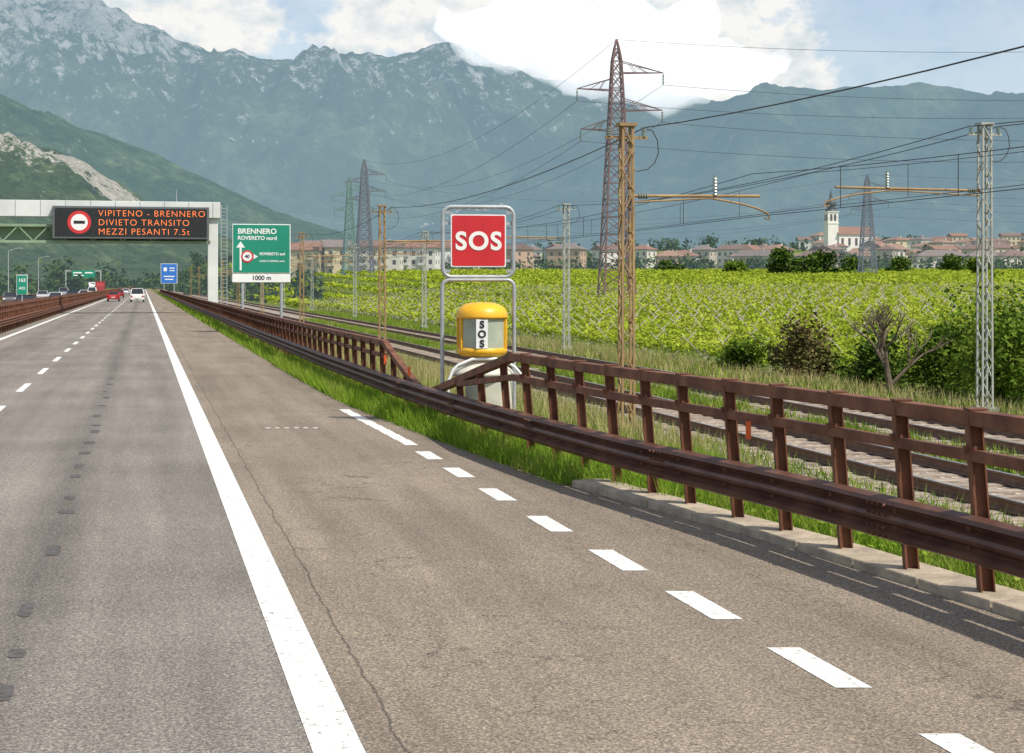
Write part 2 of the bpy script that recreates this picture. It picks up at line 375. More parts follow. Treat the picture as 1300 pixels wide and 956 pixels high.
yf=list(np.arange(31.5,60,1.0))+list(np.linspace(60,700,50))
mb.sweep(box_prof(.12,.11),[R(gt(a)-.02,a,.52+(a-28.2)/3.3*.65) for a in(28.2,29.5,31)]+[R(gt(a)-.02,a,1.19) for a in yf],closed=True)
mb.sweep(box_prof(.10,.08),[R(gt(a)-.02,a,.95) for a in yf],closed=True)
mb.obj('handrails',CORTEN,g,bevel=.008)
mb=MB()
for a,z in((15.2,1.0),(28.3,.85),(30.6,.95),(27.6,.35)):
    p=rl(gt(a)-.1,a,z); mb.box(p,(.05,.02,.17))
mb.obj('reflectors',ORANGE,g)
g=empty('guardrail')
for side,tt in((1,-7.15),(-1,-8.0)):
    mb=MB()
    pr=WPROF if side<0 else [(-a,b) for a,b in WPROF]
    mb.sweep(pr,[R(tt+.1*side,a,.32) for a in(5,2000)])
    mb.sweep(box_prof(.12,.11),[R(tt,a,1.32) for a in(5,2000)],closed=True)
    mb.sweep(box_prof(.10,.08),[R(tt,a,1.02) for a in(5,2000)],closed=True)
    o=mb.obj('rails',CORTEN,g)
    mb=MB(); a=20
    while a<500: mb.box(R(tt,a,.68),(.11,.09,1.36)); a+=1.4 if a<150 else 3
    mb.obj('posts',CORTEN,g)
strip('median_ground',[-40,2500],-8.3,-7.0,-.01,M('median_soil',(.10,.10,.06),(.06,.08,.03),scale=.7,rough=1,world=True))
g=empty('guardrail'); mb=MB(); mb.sweep([(-a,b) for a,b in WPROF],[R(-20.6,a,.35) for a in(5,2000)]); a=20
while a<500: mb.box(R(-20.7,a,.4),(.1,.1,.8)); a+=3
mb.obj('rails',CORTEN,g)
# ---------------------------------------------------------------- railway
mb=MB(); mb.sweep([(0,-.72),(.7,-.465),(8.0,-.465),(8.7,-.74)],[R(9.1,a,0) for a in(-40,100,400,1200)])
def ballast():
    m,nt,b=newmat('ballast'); v=geo_tex(nt,'Voronoi',11); sp=nt.nodes.new('ShaderNodeSeparateColor'); nt.links.new(v.outputs['Color'],sp.inputs[0])
    r=ramp(nt,[(0,(.14,.11,.085)),(.5,(.30,.245,.195)),(1,(.50,.43,.36))]); nt.links.new(sp.outputs[0],r.inputs[0])
    nt.links.new(r.outputs[0],b.inputs['Base Color']); b.inputs['Roughness'].default_value=.95
    bp=nt.nodes.new('ShaderNodeBump'); bp.inputs['Distance'].default_value=.06; nt.links.new(v.outputs[0],bp.inputs['Height']); nt.links.new(bp.outputs[0],b.inputs['Normal']); return m
mb.obj('railway_ballast',ballast())
RP=[(-.07,0),(.07,0),(.07,.012),(.012,.03),(.012,.11),(.036,.125),(.036,.15),(-.036,.15),(-.036,.125),(-.012,.11),(-.012,.03),(-.07,.012)]
for tc in(11.6,15.6):
    g=empty('railway_track'); mb=MB(); a=-10
    while a<160:
        p=R(tc,a,-.485); mb.box((p[0],p[1],-.485+random.uniform(-.006,.006)),(2.5,.25,.08),rz=PHI+random.uniform(-.01,.01)); a+=.6
    mb.obj('sleepers',SLEEP,g)
    mb=MB()
    for dt in(-.735,.735): mb.sweep(RP,[R(tc+dt,a,-.44) for a in(-20,1200)],closed=True)
    mb.obj('rails',RUST,g)
    mb=MB()
    for dt in(-.735,.735): mb.sweep(box_prof(.05,.003),[R(tc+dt,a,-.288) for a in(-20,1200)],closed=True)
    mb.obj('rail_heads',STEELT,g)
def catmast(tm,ym,z0,H,side,mat,armz,reach,w=.24):
    g=empty('catenary_mast',R(tm,ym,z0),PHI); mb=MB(); h=w/2
    for sx,sy in((-1,-1),(1,-1),(1,1),(-1,1)): mb.beam((sx*h,sy*h,-.3),(sx*h*.8,sy*h*.8,H),.042)
    n=int(H/.42)
    for i in range(n):
        za,zb=i*H/n,(i+1)*H/n; s=1 if i%2 else -1
        for q in(-1,1):
            mb.beam((s*h,q*h,za),(-s*h,q*h,zb),.02); mb.beam((q*h,s*h,za),(q*h,-s*h,zb),.02)
    mb.box((0,0,.1),(.5,.5,.3)); mb.box((0,0,H),(.34,.3,.06))
    mb.obj('lattice_column',mat,g)
    az=armz-z0
    tube('cantilever_arm',[(side*h,0,az),(side*reach,0,az+.03)],.03,MASTY,g)
    tube('cantilever_tube',[(side*h,0,az-.12),(side*(reach*.65),0,az-.02)],.018,MASTY,g)
    tube('steady_arm',[(side*reach*.62,0,az-.02),(side*reach*.85,0,az-.12),(side*(reach*.97),0,az-.2),(side*(reach*1.06),0,az-.30),(side*(reach*1.08),0,az-.42),(side*(reach*1.04),0,az-.40)],.02,MASTY,g)
    mb=MB()
    for k in range(6): mb.cyl((side*reach*.66,0,az+.04+k*.06),(side*reach*.66,0,az+.07+k*.06),.06,.045,n=10)
    mb.cyl((side*reach*.66,0,az),(side*reach*.66,0,az+.42),.02,n=6)
    for k in range(4): mb.cyl((side*(h+.12+k*.05),0,az),(side*(h+.145+k*.05),0,az),.055,n=10)
    for sx in(-1,1):
        for k in range(4): mb.cyl((sx*.35,0,H-.22+k*.05),(sx*.35,0,H-.19+k*.05),.05,n=8)
    mb.obj('insulators',INSUL,g)
    mb=MB(); mb.beam((-.42,0,H-.24),(.42,0,H-.24),.05); mb.obj('crossarm',mat,g)
    tube('jumper_loop',[(.35,0,H-.05),(.52,0,H-.1),(.62,0,H-.28),(.64,.0,H-.52),(.56,0,H-.72),(.42,0,H-.84),(.2,0,H-.88)],.01,WIRE,g)
LY=[-.3,30,60.7,91.5,122,153,184,215,260,305]; RY=[.2,36.7,73,110,146,183,220,260,305,350]
for a in LY[1:]: catmast(9.2,a,-.5,5.95,1,MASTY,4.1,2.7)
for a in RY[1:]: catmast(19.6,a,-.7,6.85,-1,MASTG,4.6,3.75,.26)
W=[];Wt=[]
for (Y_,tm,top,tc,cz) in((LY,9.2,5.4,11.6,4.1),(RY,19.6,6.1,15.6,4.6)):
    for a,b in zip(Y_[:-1],Y_[1:]):
        W.append(sag(R(tm+.35,a,top-.0),R(tm+.35,b,top),.42))
        if tm>15: W.append(sag(R(tm-.35,a,top),R(tm-.35,b,top),.5))
        Wt.append(sag(R(tc,a,cz+.42),R(tc,b,cz+.42),.35)); Wt.append(sag(R(tc,a,cz-.4),R(tc,b,cz-.4),.03))
        m0=sag(R(tc,a,cz+.42),R(tc,b,cz+.42),.35,8)
        for p in m0[1:-1]: Wt.append([p,(p[0],p[1],cz-.41)])
tube('feeder_wires',W,.011,WIRE,res=1); tube('overhead_line_wires',Wt,.007,WIRE,res=1)
# ---------------------------------------------------------------- pylons
def pylon(name,X,Y,H,wb,mat,th,rz=.2,arms=((.875,1,6),(.81,-1,4.8),(.735,1,5.6),(.66,-1,4.0))):
    z0=float(gz(X,Y)); g=empty(name,(X,Y,z0),rz); mb=MB(); n=17
    def hw(z):
        f=z/H
        return (wb/2)*(1-f*.80) if f<.93 else (wb/2)*(1-.93*.8)*(1-(f-.93)/.07)+.03
    zs=[H*(1-(1-i/n)**1.18) for i in range(n+1)]
    cs=((-1,-1),(1,-1),(1,1),(-1,1))
    for i in range(n):
        a,b=zs[i],zs[i+1]; ha,hb=hw(a),hw(b)
        for k in range(4):
            c,d=cs[k],cs[(k+1)%4]
            mb.beam((c[0]*ha,c[1]*ha,a),(c[0]*hb,c[1]*hb,b),th*1.5)
            mb.beam((c[0]*ha,c[1]*ha,a),(d[0]*hb,d[1]*hb,b),th*.7); mb.beam((d[0]*ha,d[1]*ha,a),(c[0]*hb,c[1]*hb,b),th*.7)
            mb.beam((c[0]*hb,c[1]*hb,b),(d[0]*hb,d[1]*hb,b),th*.7)
    tips=[]
    for f,s,l in arms:
        z=H*f; h=hw(z); tip=(s*(h+l),0,z+.15)
        for q in(-1,1):
            mb.beam((s*h,q*h,z),tip,th*.9); mb.beam((s*hw(z+1.6),q*hw(z+1.6),z+1.6),tip,th*.7)
            mb.beam((s*(h+l*.35),q*h*.65,z),(s*(h+l*.2),q*h*.7,z+1.2),th*.5); mb.beam((s*(h+l*.65),q*h*.35,z),(s*(h+l*.35),q*h*.65,z+.95),th*.5)
        mb.beam((-s*h,-h,z),(s*h,h,z),th*.6)
        tips.append(tip)
    for sx,sy in cs: mb.box((sx*wb/2,sy*wb/2,.0),(.8,.8,.8))
    mb.obj('lattice_tower',mat,g)
    ins=MB(); out=[]
    M_=Matrix.Translation((X,Y,z0))@Matrix.Rotation(rz,4,'Z')
    for t in tips:
        for k in range(7): ins.cyl((t[0],t[1],t[2]-.3-k*.2),(t[0],t[1],t[2]-.38-k*.2),.16,n=8)
        ins.cyl((t[0],t[1],t[2]),(t[0],t[1],t[2]-1.7),.04,n=5)
        out.append(tuple(M_@Vector((t[0],t[1],t[2]-1.7))))
    out.append(tuple(M_@Vector((0,0,H))))
    ins.obj('insulators',INSUL,g); return out
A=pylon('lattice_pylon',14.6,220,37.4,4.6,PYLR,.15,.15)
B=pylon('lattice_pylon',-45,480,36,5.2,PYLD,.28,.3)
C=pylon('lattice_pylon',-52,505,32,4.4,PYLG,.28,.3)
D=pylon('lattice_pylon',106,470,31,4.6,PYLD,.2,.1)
E=[(150+(-6 if i%2 else 6),175,p[2]) for i,p in enumerate(A)]
W=[]
for a,b in zip(A,B): W.append(sag(a,b,7,24))
for a,b in zip(A,E): W.append(sag(a,b,4.5,24))
for k,b in enumerate(D): W.append(sag(b,(420+k*4,380,b[2]+8),8,20)); W.append(sag(b,(C[k][0],C[k][1],C[k][2]),8,20))
tube('power_line_wires',W,.028,WIRE,res=1)
# ---------------------------------------------------------------- SOS station
g=empty('sos_sign',R(5.74,27.0,0),PHI*.6)
up=[(x,0,z+3.14) for x,z in rrect(1.22,1.20,.15)]
tube('frame_upper',up,.035,GALV,g,cyc=True,res=4)
n=6; lw=.62
low=[(-lw,0,-.1),(-lw,0,2.36)]+[(-lw+.13-.13*math.cos(math.radians(90*i/n)),0,2.36+.13*math.sin(math.radians(90*i/n))) for i in range(1,n+1)]+[(lw-.13+.13*math.sin(math.radians(90*i/n)),0,2.36+.13*math.cos(math.radians(90*i/n))) for i in range(0,n+1)]+[(lw,0,-.1)]
tube('frame_lower',low,.035,GALV,g,res=4)
mb=MB(); P=rrect(.95,.90,.03)
N_=len(P); mb.add([(x,-.035,z+3.16) for x,z in P]+[(x,.0,z+3.16) for x,z in P],[tuple(range(N_)),tuple(range(N_,2*N_))[::-1]]+[(i,N_+i,N_+(i+1)%N_,(i+1)%N_) for i in range(N_)]); mb.obj('sign_border',WHITE,g)
mb=MB(); P=rrect(.91,.86,.03); mb.add([(x,-.040,z+3.16) for x,z in P]+[(x,-.036,z+3.16) for x,z in P],[tuple(range(N_)),tuple(range(N_,2*N_))[::-1]]+[(i,N_+i,N_+(i+1)%N_,(i+1)%N_) for i in range(N_)]); mb.obj('sign_face',RED,g)
text('sos_letters','SOS',.43,(0,-.044,3.14),WHITE,g,off=.012,sp=1.12)
mb=MB()
for x in(-.5,.5):
    for z in(2.64,3.64): mb.box((x*1.1,.0,z),(.14,.05,.05))
for z in(2.82,3.46): mb.box((0,.03,z),(1.16,.03,.05))
mb.box((-.35,0,2.52),(.05,.05,.1)); mb.box((.35,0,2.52),(.05,.05,.1))
mb.obj('brackets',GALV,g)
g=empty('sos_phone',R(5.76,26.8,0),PHI*.6)
mb=MB(); mb.lathe((0,0,0),[(.0,2.11),(.18,2.105),(.30,2.07),(.38,2.02),(.43,1.95),(.44,1.87),(.44,1.84),(.38,1.83)],36); mb.lathe((0,0,0),[(.40,1.34),(.43,1.32),(.425,1.25),(.36,1.2),(.2,1.18),(0,1.18)],36)
mb.obj('yellow_cap',YEL,g,smooth=True)
mb=MB(); mb.lathe((0,0,0),[(.395,1.33),(.395,1.84)],36); mb.obj('booth_body',GLASSY,g,smooth=True)
mb=MB()
for a in(150,180,30,0,205,335): 
    x,y=.405*math.cos(math.radians(a)),.405*math.sin(math.radians(a)); mb.box((x,y,1.585),(.05,.05,.5),rz=math.radians(a))
mb.obj('booth_ribs',YEL,g)
mb=MB(); mb.box((-.05,-.415,1.58),(.20,.02,.49)); mb.obj('label',WHITE,g,bevel=.005)
for i,ch in enumerate('SOS'): text('label_letter_%d'%i,ch,.17,(-.05,-.43,1.735-i*.16),BLACKP,g,off=.006)
mb=MB(); mb.lathe((0,0,0),[(.14,1.18),(.20,1.16),(.34,1.08),(.50,.97),(.54,.92),(.54,.88),(.50,.86)],28); mb.obj('sloped_collar',CREAM,g,smooth=True)
mb=MB(); mb.lathe((.12,0,0),[(.38,.9),(.40,.88),(.40,.08),(.44,.05),(.44,0)],28)
mb.box((.12,-.405,.5),(.3,.02,.6)); mb.obj('pedestal',CREAM,g)
tube('shelter_rims',[[(-.45,-.3,1.05),(-.52,-.3,.98),(-.60,-.3,.8),(-.62,-.3,.0)],[(.40,-.3,1.1),(.52,-.3,1.02),(.66,-.3,.86),(.72,-.3,.7),(.74,-.3,0)],[(-.45,-.3,1.05),(-.2,-.34,1.16),(.2,-.34,1.16),(.40,-.3,1.1)]],.025,WHITE,g)
mb=MB(); mb.box((.1,.1,-.03),(1.5,1.1,.12)); mb.obj('base_slab',CONC,g)
# ---------------------------------------------------------------- gantry sign
g=empty('gantry_variable_message_sign',R(5.9,134,0),PHI)
mb=MB()
mb.box((0,0,4.05),(.85,.9,8.05)); mb.box((-32,0,4.05),(.85,.9,8.05))
mb.box((-16,.0,8.75),(33.2,1.5,1.35)); mb.obj('portal_frame',GREYP,g,bevel=.03)
mb=MB()
for i in range(17): mb.box((-32+i*2,-.76,8.75),(.05,.03,1.3))
mb.obj('panel_seams',GALV,g)
mb=MB(); mb.box((-16,0,7.35),(31.1,1.3,.22)); mb.box((-16,0,6.0),(31.1,1.3,.22)); 
x=-31.4
while x<-2: mb.beam((x,-.55,6.05),(x+1.2,-.55,7.3),.1); mb.beam((x+1.2,-.55,7.3),(x+2.4,-.55,6.05),.1); x+=2.4
mb.box((-16,.5,6.65),(31,.08,1.2)); mb.obj('green_truss',GREENG,g)
mb=MB()
for k in range(28): mb.beam((.7,0,.3+k*.32),(1.2,0,.3+k*.32),.04)
for x in(.7,1.2): mb.beam((x,0,0),(x,0,9.2),.06)
mb.box((-24,0,9.9),(.05,.05,1.1)); mb.box((-3,0,9.9),(.05,.05,1.1))
mb.obj('ladder',GALV,g)
mb=MB(); mb.box((-6.7,-1.1,7.6),(12.7,.5,2.7)); mb.obj('display_case',DISPF,g,bevel=.04)
mb=MB(); mb.box((-6.7,-1.36,7.6),(12.3,.03,2.35)); mb.obj('display_face',BLACKP,g)
for i,s in enumerate(('VIPITENO - BRENNERO','DIVIETO TRANSITO','MEZZI PESANTI 7.5t')):
    text('led_line_%d'%i,s,.74,(-9.4,-1.39,8.34-i*.76),LED,g,align='LEFT',off=-.012,sp=1.16)
def disc(mb,c,r,mi=0,n=28,d=.01): mb.cyl((c[0],c[1],c[2]),(c[0],c[1]-d,c[2]),r,n=n,mi=mi)
mb=MB(); disc(mb,(-10.9,-1.38,7.6),.95,0); disc(mb,(-10.9,-1.395,7.6),.68,1); mb.box((-10.9,-1.41,7.6),(.9,.01,.25),2); mb.obj('prohibition_symbol',[REDR,WHITE,BLACKP],g)
# ---------------------------------------------------------------- green direction sign
g=empty('direction_sign',R(6.0,80,0),PHI)
mb=MB(); mb.box((0,0,4.25),(2.92,.05,2.5)); mb.obj('border_panel',WHITE,g,bevel=.01)
mb=MB(); mb.box((0,-.03,4.25),(2.84,.02,2.42)); mb.obj('panel',GREEN,g)
mb=MB(); mb.box((0,-.0,2.76),(2.92,.05,.42)); mb.obj('distance_plate',WHITE,g)
mb=MB(); mb.cyl((-.95,.08,-.2),(-.95,.08,5.4),.075,n=10); mb.cyl((1.0,.08,-.2),(1.0,.08,5.4),.075,n=10)
for z in(3.4,5.0): mb.box((0,.05,z),(2.7,.03,.08))
mb.obj('posts',GALV,g)
text('t1','BRENNERO',.38,(-1.2,-.045,5.12),WHITE,g,'LEFT',.008); text('t2','ROVERETO nord',.27,(-1.2,-.045,4.78),WHITE,g,'LEFT',.006)
text('t3','ROVERETO sud',.19,(-.1,-.045,3.98),WHITE,g,'LEFT',.005); text('t4','LAGO di GARDA nord',.13,(-.1,-.045,3.62),WHITE,g,'LEFT',.003)
text('t5','1000 m',.32,(0,-.03,2.76),BLACKP,g,'CENTER',.006)
mb=MB(); mb.box((-1.05,-.045,3.75),(.10,.01,1.2)); mb.add([(-1.27,-.048,4.3),(-.83,-.048,4.3),(-1.05,-.048,4.62)],[(0,1,2)]); mb.box((-.75,-.045,3.85),(.55,.01,.09)); mb.add([(-.40,-.048,3.98),(-.40,-.048,3.72),(-.18,-.048,3.85)],[(0,1,2)])
mb.obj('arrows',WHITE,g)
mb=MB(); disc(mb,(-.72,-.05,3.85),.31,0); disc(mb,(-.72,-.062,3.85),.23,1); mb.obj('speed_limit_symbol',[REDR,WHITE],g); text('t6','40',.24,(-.72,-.076,3.85),BLACKP,g,'CENTER',.008)
g=empty('motorway_sign',R(6.2,380,0),PHI); mb=MB(); mb.box((0,0,5.2),(3.9,.08,4.8)); mb.obj('border',WHITE,g); mb=MB(); mb.box((0,-.06,5.2),(3.7,.03,4.6)); mb.obj('panel',BLUE,g)
mb=MB(); mb.cyl((-1.2,.1,0),(-1.2,.1,7.4),.1); mb.cyl((1.2,.1,0),(1.2,.1,7.4),.1); mb.obj('posts',GALV,g)
mb=MB(); mb.box((-.9,-.09,6.2),(.8,.02,.9)); mb.box((.7,-.09,6.5),(1.2,.02,.22)); mb.box((.7,-.09,5.9),(1.2,.02,.22)); mb.box((0,-.09,4.5),(2.6,.02,.25)); mb.box((0,-.09,3.8),(2.0,.02,.25)); mb.obj('symbols',WHITE,g)
g=empty('kilometre_sign',R(-7.55,98,0),PHI); mb=MB(); mb.box((0,0,2.42),(.66,.04,1.25)); mb.obj('border',WHITE,g); mb=MB(); mb.box((0,-.03,2.42),(.60,.02,1.18)); mb.obj('panel',GREEN,g)
text('km','163',.3,(0,-.045,2.7),WHITE,g,off=.005); text('km2','A22',.22,(0,-.045,2.2),WHITE,g,off=.005); mb=MB(); mb.cyl((0,.05,0),(0,.05,3),.04); mb.obj('post',GALV,g)
g=empty('overhead_direction_sign',R(-16,420,0),PHI); mb=MB(); mb.box((0,0,5.4),(6,.1,1.9)); mb.obj('panel',GREEN,g); mb=MB()
for x in(-4.5,4.5): mb.box((x,.2,3.2),(.3,.3,6.4))
mb.box((0,.2,6.2),(8.7,.3,.3)); mb.obj('portal',GALV,g); mb=MB(); mb.box((-1.5,-.08,5.7),(2.2,.02,.35)); mb.box((1.4,-.08,5.7),(2,.02,.35)); mb.box((-1.2,-.08,5.0),(2.6,.02,.3)); mb.obj('legend',WHITE,g)
for t,y in((-24,150),(-24,210),(-24,280),(-30,170),(-24,360)):
    g=empty('street_lamp',R(t,y,-.5),PHI); mb=MB(); mb.cyl((0,0,0),(0,0,9),.12,.07); mb.cyl((0,0,9),(1.8,0,9.5),.06,.05); mb.box((2.1,0,9.5),(.8,.3,.14)); mb.obj('pole_and_lamp',GALV,g)
# ---------------------------------------------------------------- vehicles
TYRE=M('tyre',(.02,.02,.02),(.03,.03,.03),rough=.9); GLASS=M('car_glass',(.02,.025,.03),(.03,.035,.04),rough=.08); LRED=M('tail_light',(.45,.01,.01),rough=.3); LWH=M('headlight',(.8,.8,.78),rough=.2)
def car(name,t,y,col,kind='car',oncoming=False):
    paint=M(name+'_paint',col,tuple(c*.95 for c in col),rough=.25)
    g=empty(name,R(t,y,0),PHI+(math.pi if oncoming else 0))
    if kind=='car': L,Wd,prof,cab=4.3,1.78,[(-2.1,.35),(-2.15,.7),(-2.05,.98),(-1.2,1.02),(.9,.98),(1.9,.82),(2.15,.6),(2.1,.32)],[(-1.95,.98),(-1.45,1.42),(-.2,1.47),(.35,1.4),(1.15,.96)]
    elif kind=='van': L,Wd,prof,cab=4.9,1.92,[(-2.4,.35),(-2.45,.8),(-2.42,1.15),(-1,1.15),(1.1,1.12),(2.1,.95),(2.42,.65),(2.4,.34)],[(-2.38,1.14),(-2.2,1.85),(-1,1.92),(.4,1.88),(1.35,1.11)]
    else: L,Wd,prof,cab=7,2.4,[(-3.5,.6),(-3.5,.9),(2.2,.9),(3.4,.9),(3.4,.5),(2.2,.5)],[(1.3,.9),(1.3,2.9),(2.6,2.95),(3.3,2.2),(3.4,.9)]
    def ext(pr,w,wt,mb,mi=0):
        zmin=min(p[1] for p in pr); zmax=max(p[1] for p in pr); n=len(pr); vs=[]
        for s in(-1,1):
            for a,z in pr:
                k=w+(wt-w)*(z-zmin)/(zmax-zmin); vs.append((s*k/2,a,z))
        mb.add(vs,[tuple(range(n))[::-1],tuple(range(n,2*n))]+[(i,(i+1)%n,n+(i+1)%n,n+i) for i in range(n)],mi)
    mb=MB(); ext(prof,Wd,Wd*.96,mb); mb.obj('body',paint,g,bevel=.05)
    mb=MB(); ext(cab,Wd*.94,Wd*.76,mb); mb.obj('cabin',GLASS if kind!='truck' else paint,g,bevel=.03)
    mb=MB()
    zt=max(c[1] for c in cab)
    if kind!='truck':
        mb.box((0,(cab[1][0]+cab[-2][0])/2,zt+.0),(Wd*.76,cab[-2][0]-cab[1][0],.06))
        for s in(-1,1):
            k0=Wd*.47;k1=Wd*.385
            mb.beam((s*k0,cab[0][0],cab[0][1]),(s*k1,cab[1][0],cab[1][1]),.08); mb.beam((s*k1,cab[3][0],cab[3][1]),(s*k0,cab[4][0],cab[4][1]),.08)
            mb.box((s*(Wd/2+.08),.75,1.02),(.16,.1,.12))
    else:
        mb.box((0,-1.15,2.15),(2.45,4.7,2.5))
    mb.obj('roof_and_pillars',paint,g)
    mb=MB(); wy=L*.31
    for sx in(-1,1):
        for yy in(-wy,wy): mb.cyl((sx*(Wd/2-.2),yy,.33),(sx*(Wd/2+.01),yy,.33),.33 if kind!='truck' else .48,n=16)
    mb.obj('wheels',TYRE,g)
    mb=MB()
    for sx in(-1,1): mb.box((sx*Wd*.4,-L/2-.0,.85),(.26,.06,.2),0); mb.box((sx*Wd*.38,L/2-.03,.68),(.34,.08,.16),1)
    mb.box((0,-L/2-.01,.6),(.52,.05,.12),1); mb.obj('lights_and_plate',[LRED,LWH],g)
car('white_van',-.85,223,(.78,.78,.76),'van'); car('red_car',-4.4,232,(.42,.03,.03)); car('white_car',-4.4,400,(.7,.7,.7)); car('grey_car',-1,520,(.3,.3,.32)); car('dark_red_car',-4.6,300,(.25,.02,.02))
car('dark_car',-11.2,150,(.03,.035,.05),oncoming=True); car('white_hatchback',-11.4,205,(.65,.65,.65),oncoming=True); car('grey_car',-16.8,200,(.12,.12,.13),oncoming=True); car('blue_car',-11.3,250,(.03,.05,.12),oncoming=True); car('silver_car',-16.6,260,(.4,.4,.42),oncoming=True)
car('black_car',-16.7,165,(.02,.02,.022),oncoming=True); car('white_car',-11.3,300,(.7,.7,.7),oncoming=True); car('grey_van',-16.7,330,(.25,.26,.28),'van',True); car('white_van',-11.4,350,(.7,.7,.7),'van',True)
car('red_truck',-11.5,420,(.30,.04,.04),'truck',True); car('white_truck',-16.8,520,(.6,.6,.6),'truck',True)
# ---------------------------------------------------------------- vegetation
GR=leafmat('grass_blades',[(.3,(.12,.22,.018)),(.5,(.22,.35,.035)),(.7,(.38,.42,.10))],scale=1.2,trans=.35)
GRD=leafmat('grass_blades_rank',[(.3,(.08,.15,.018)),(.5,(.16,.24,.03)),(.7,(.30,.31,.08))],scale=.8,trans=0)
DRY=leafmat('dry_grass',[(.3,(.22,.20,.07)),(.5,(.36,.31,.14)),(.7,(.46,.40,.22))],scale=1.5,trans=0)
def scatter(n,y0,y1,t0,t1,pw=1.0):
    y=y0+(y1-y0)*rng.random(n)**pw
    a=t0(y) if callable(t0) else t0; b=t1(y) if callable(t1) else t1
    t=a+(b-a)*rng.random(n); X=t-SL*y; return np.stack([X,y,gz(X,y)],1),t,y
def clump(P,s):
    return np.array([noise.noise(Vector((p[0]*s,p[1]*s,3.1)))*.5+.5 for p in P])
def edge_soft(y): return pe(y)+np.where(y<18.9,.44,.0)
P1,t,y=scatter(100000,7,34,edge_soft,8.9); c=clump(P1,.9); h=(.14+.48*c*rng.random(len(P1)))*np.clip((t-edge_soft(y))/.5+.45,.4,1)
V=[blades(P1,h,.009+.005*rng.random(len(P1)))]
P0,t,y=scatter(30000,17,48,lambda y:edge_soft(y)-.10,lambda y:edge_soft(y)+.9); V.append(blades(P0,(.08+.34*rng.random(len(P0)))*(.5+clump(P0,1.7)),.010))
P2,t,y=scatter(50000,34,90,lambda y:pe(y)-.10,9,1.2); V.append(blades(P2,.15+.45*rng.random(len(P2))*clump(P2,.5),.02))
P3,t,y=scatter(30000,90,420,lambda y:pe(y)-.12,9,1.3); V.append(blades(P3,.2+.35*rng.random(len(P3)),.05))
fastmesh('verge_grass',np.concatenate(V),3,GR)
P,t,y=scatter(16000,22,60,lambda y:pe(y)+1.4,9.3); V=[blades(P,.25+.5*rng.random(len(P)),.008,.3)]
P,t,y=scatter(12000,15,90,17.6,22.5); V.append(blades(P,.2+.4*rng.random(len(P)),.016,.3))
fastmesh('dry_grass',np.concatenate(V),3,DRY)
P,t,y=scatter(36000,14,130,13.0,14.2,1.3); P[:,2]=-.48; c=clump(P,.6); k=c>.38; V=[blades(P[k],.08+.22*rng.random(k.sum()),.014)]
P,t,y=scatter(60000,20,180,17.6,25,1.2); V.append(blades(P,.15+.45*rng.random(len(P))*clump(P,.4),.022))
P,t,y=scatter(18000,10,90,8.9,10.4,1.2); P[:,2]=np.maximum(P[:,2],-.55);V.append(blades(P,.1+.25*rng.random(len(P)),.014))
fastmesh('railway_grass',np.concatenate(V),3,GRD)
P,t,y=scatter(800,8,40,lambda y:edge_soft(y)+.15,8.5); Cc=[]
for p in P:
    k=rng.integers(10,26); Cc.append(p+np.array([0,0,.12])+rng.normal(size=(k,3))*[.11,.11,.08])
fastmesh('verge_weeds',leaves(np.concatenate(Cc),.075),4,GR)
# vineyard: rows run parallel to the railway
VINE=leafmat('vine_leaves',[(.25,(.17,.24,.02)),(.5,(.33,.41,.04)),(.75,(.52,.55,.09))],scale=.25,trans=.30)
a_=np.array([-SA,CA]); b_=np.array([CA,SA])
def vines(n,s0,s1,sp,size):
    S=s0+(s1-s0)*rng.random(n); T=27+np.floor((s1*.64-20)*rng.random(n)/sp)*sp
    X=a_[0]*S+b_[0]*T; Y=a_[1]*S+b_[1]*T
    ok=(X<.38*Y+8)&(Y>30)
    S,T=S[ok],T[ok]; n=len(S)
    S=np.round(S/1.8)*1.8+rng.normal(size=n)*.50
    u=rng.normal(size=n)*min(sp*.10,.5)
    z=1.45+.10*rng.normal(size=n)+.14*np.sin(S*1.1+T)+.35*np.abs(u)
    hang=rng.random(n)<.15; z=np.where(hang,z-rng.random(n)*1.0,z); u=np.where(hang,u*.3,u)
    T2=T+u
    X=a_[0]*S+b_[0]*T2; Y=a_[1]*S+b_[1]*T2
    P=np.stack([X,Y,gz(X,Y)+z],1)
    return leaves(P,size*rng.uniform(.7,1.3,len(P)),.9)
V=[vines(120000,20,110,5.0,.22),vines(150000,110,260,5.0,.36),vines(110000,260,560,9.0,.75)]
fastmesh('vineyard',np.concatenate(V),4,VINE)
mb=MB(); POST=M('vineyard_post',(.50,.45,.38),(.34,.30,.25),rough=.9)
T=27.0
while T<170:
    S=22+random.random()*3
    while S<270:
        X=a_[0]*S+b_[0]*T; Y=a_[1]*S+b_[1]*T
        if X<.37*Y+6 and Y>30:
            z0=float(gz(X,Y)); w=.06 if Y<110 else .09
            mb.beam((X,Y,z0),(X,Y,z0+1.5),w)
            for s in(-1,1):
                p=b_*s*1.25; mb.beam((X,Y,z0+.9),(X+p[0],Y+p[1],z0+2.15),w*.75)
        S+=5.0
    T+=5.0
mb.obj('vineyard_posts',POST)
FOL=[leafmat('foliage_dark',[(.3,(.03,.055,.012)),(.5,(.065,.115,.02)),(.7,(.13,.19,.035))],scale=.5,trans=0),
     leafmat('foliage_mid',[(.3,(.05,.09,.015)),(.5,(.12,.19,.025)),(.7,(.24,.31,.05))],scale=.5,trans=.2),
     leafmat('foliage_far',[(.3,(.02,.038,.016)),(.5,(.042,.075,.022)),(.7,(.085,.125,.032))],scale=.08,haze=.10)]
BROWN=leafmat('withered_foliage',[(.3,(.10,.08,.04)),(.5,(.15,.12,.05)),(.7,(.10,.14,.04))],scale=.8,trans=0)
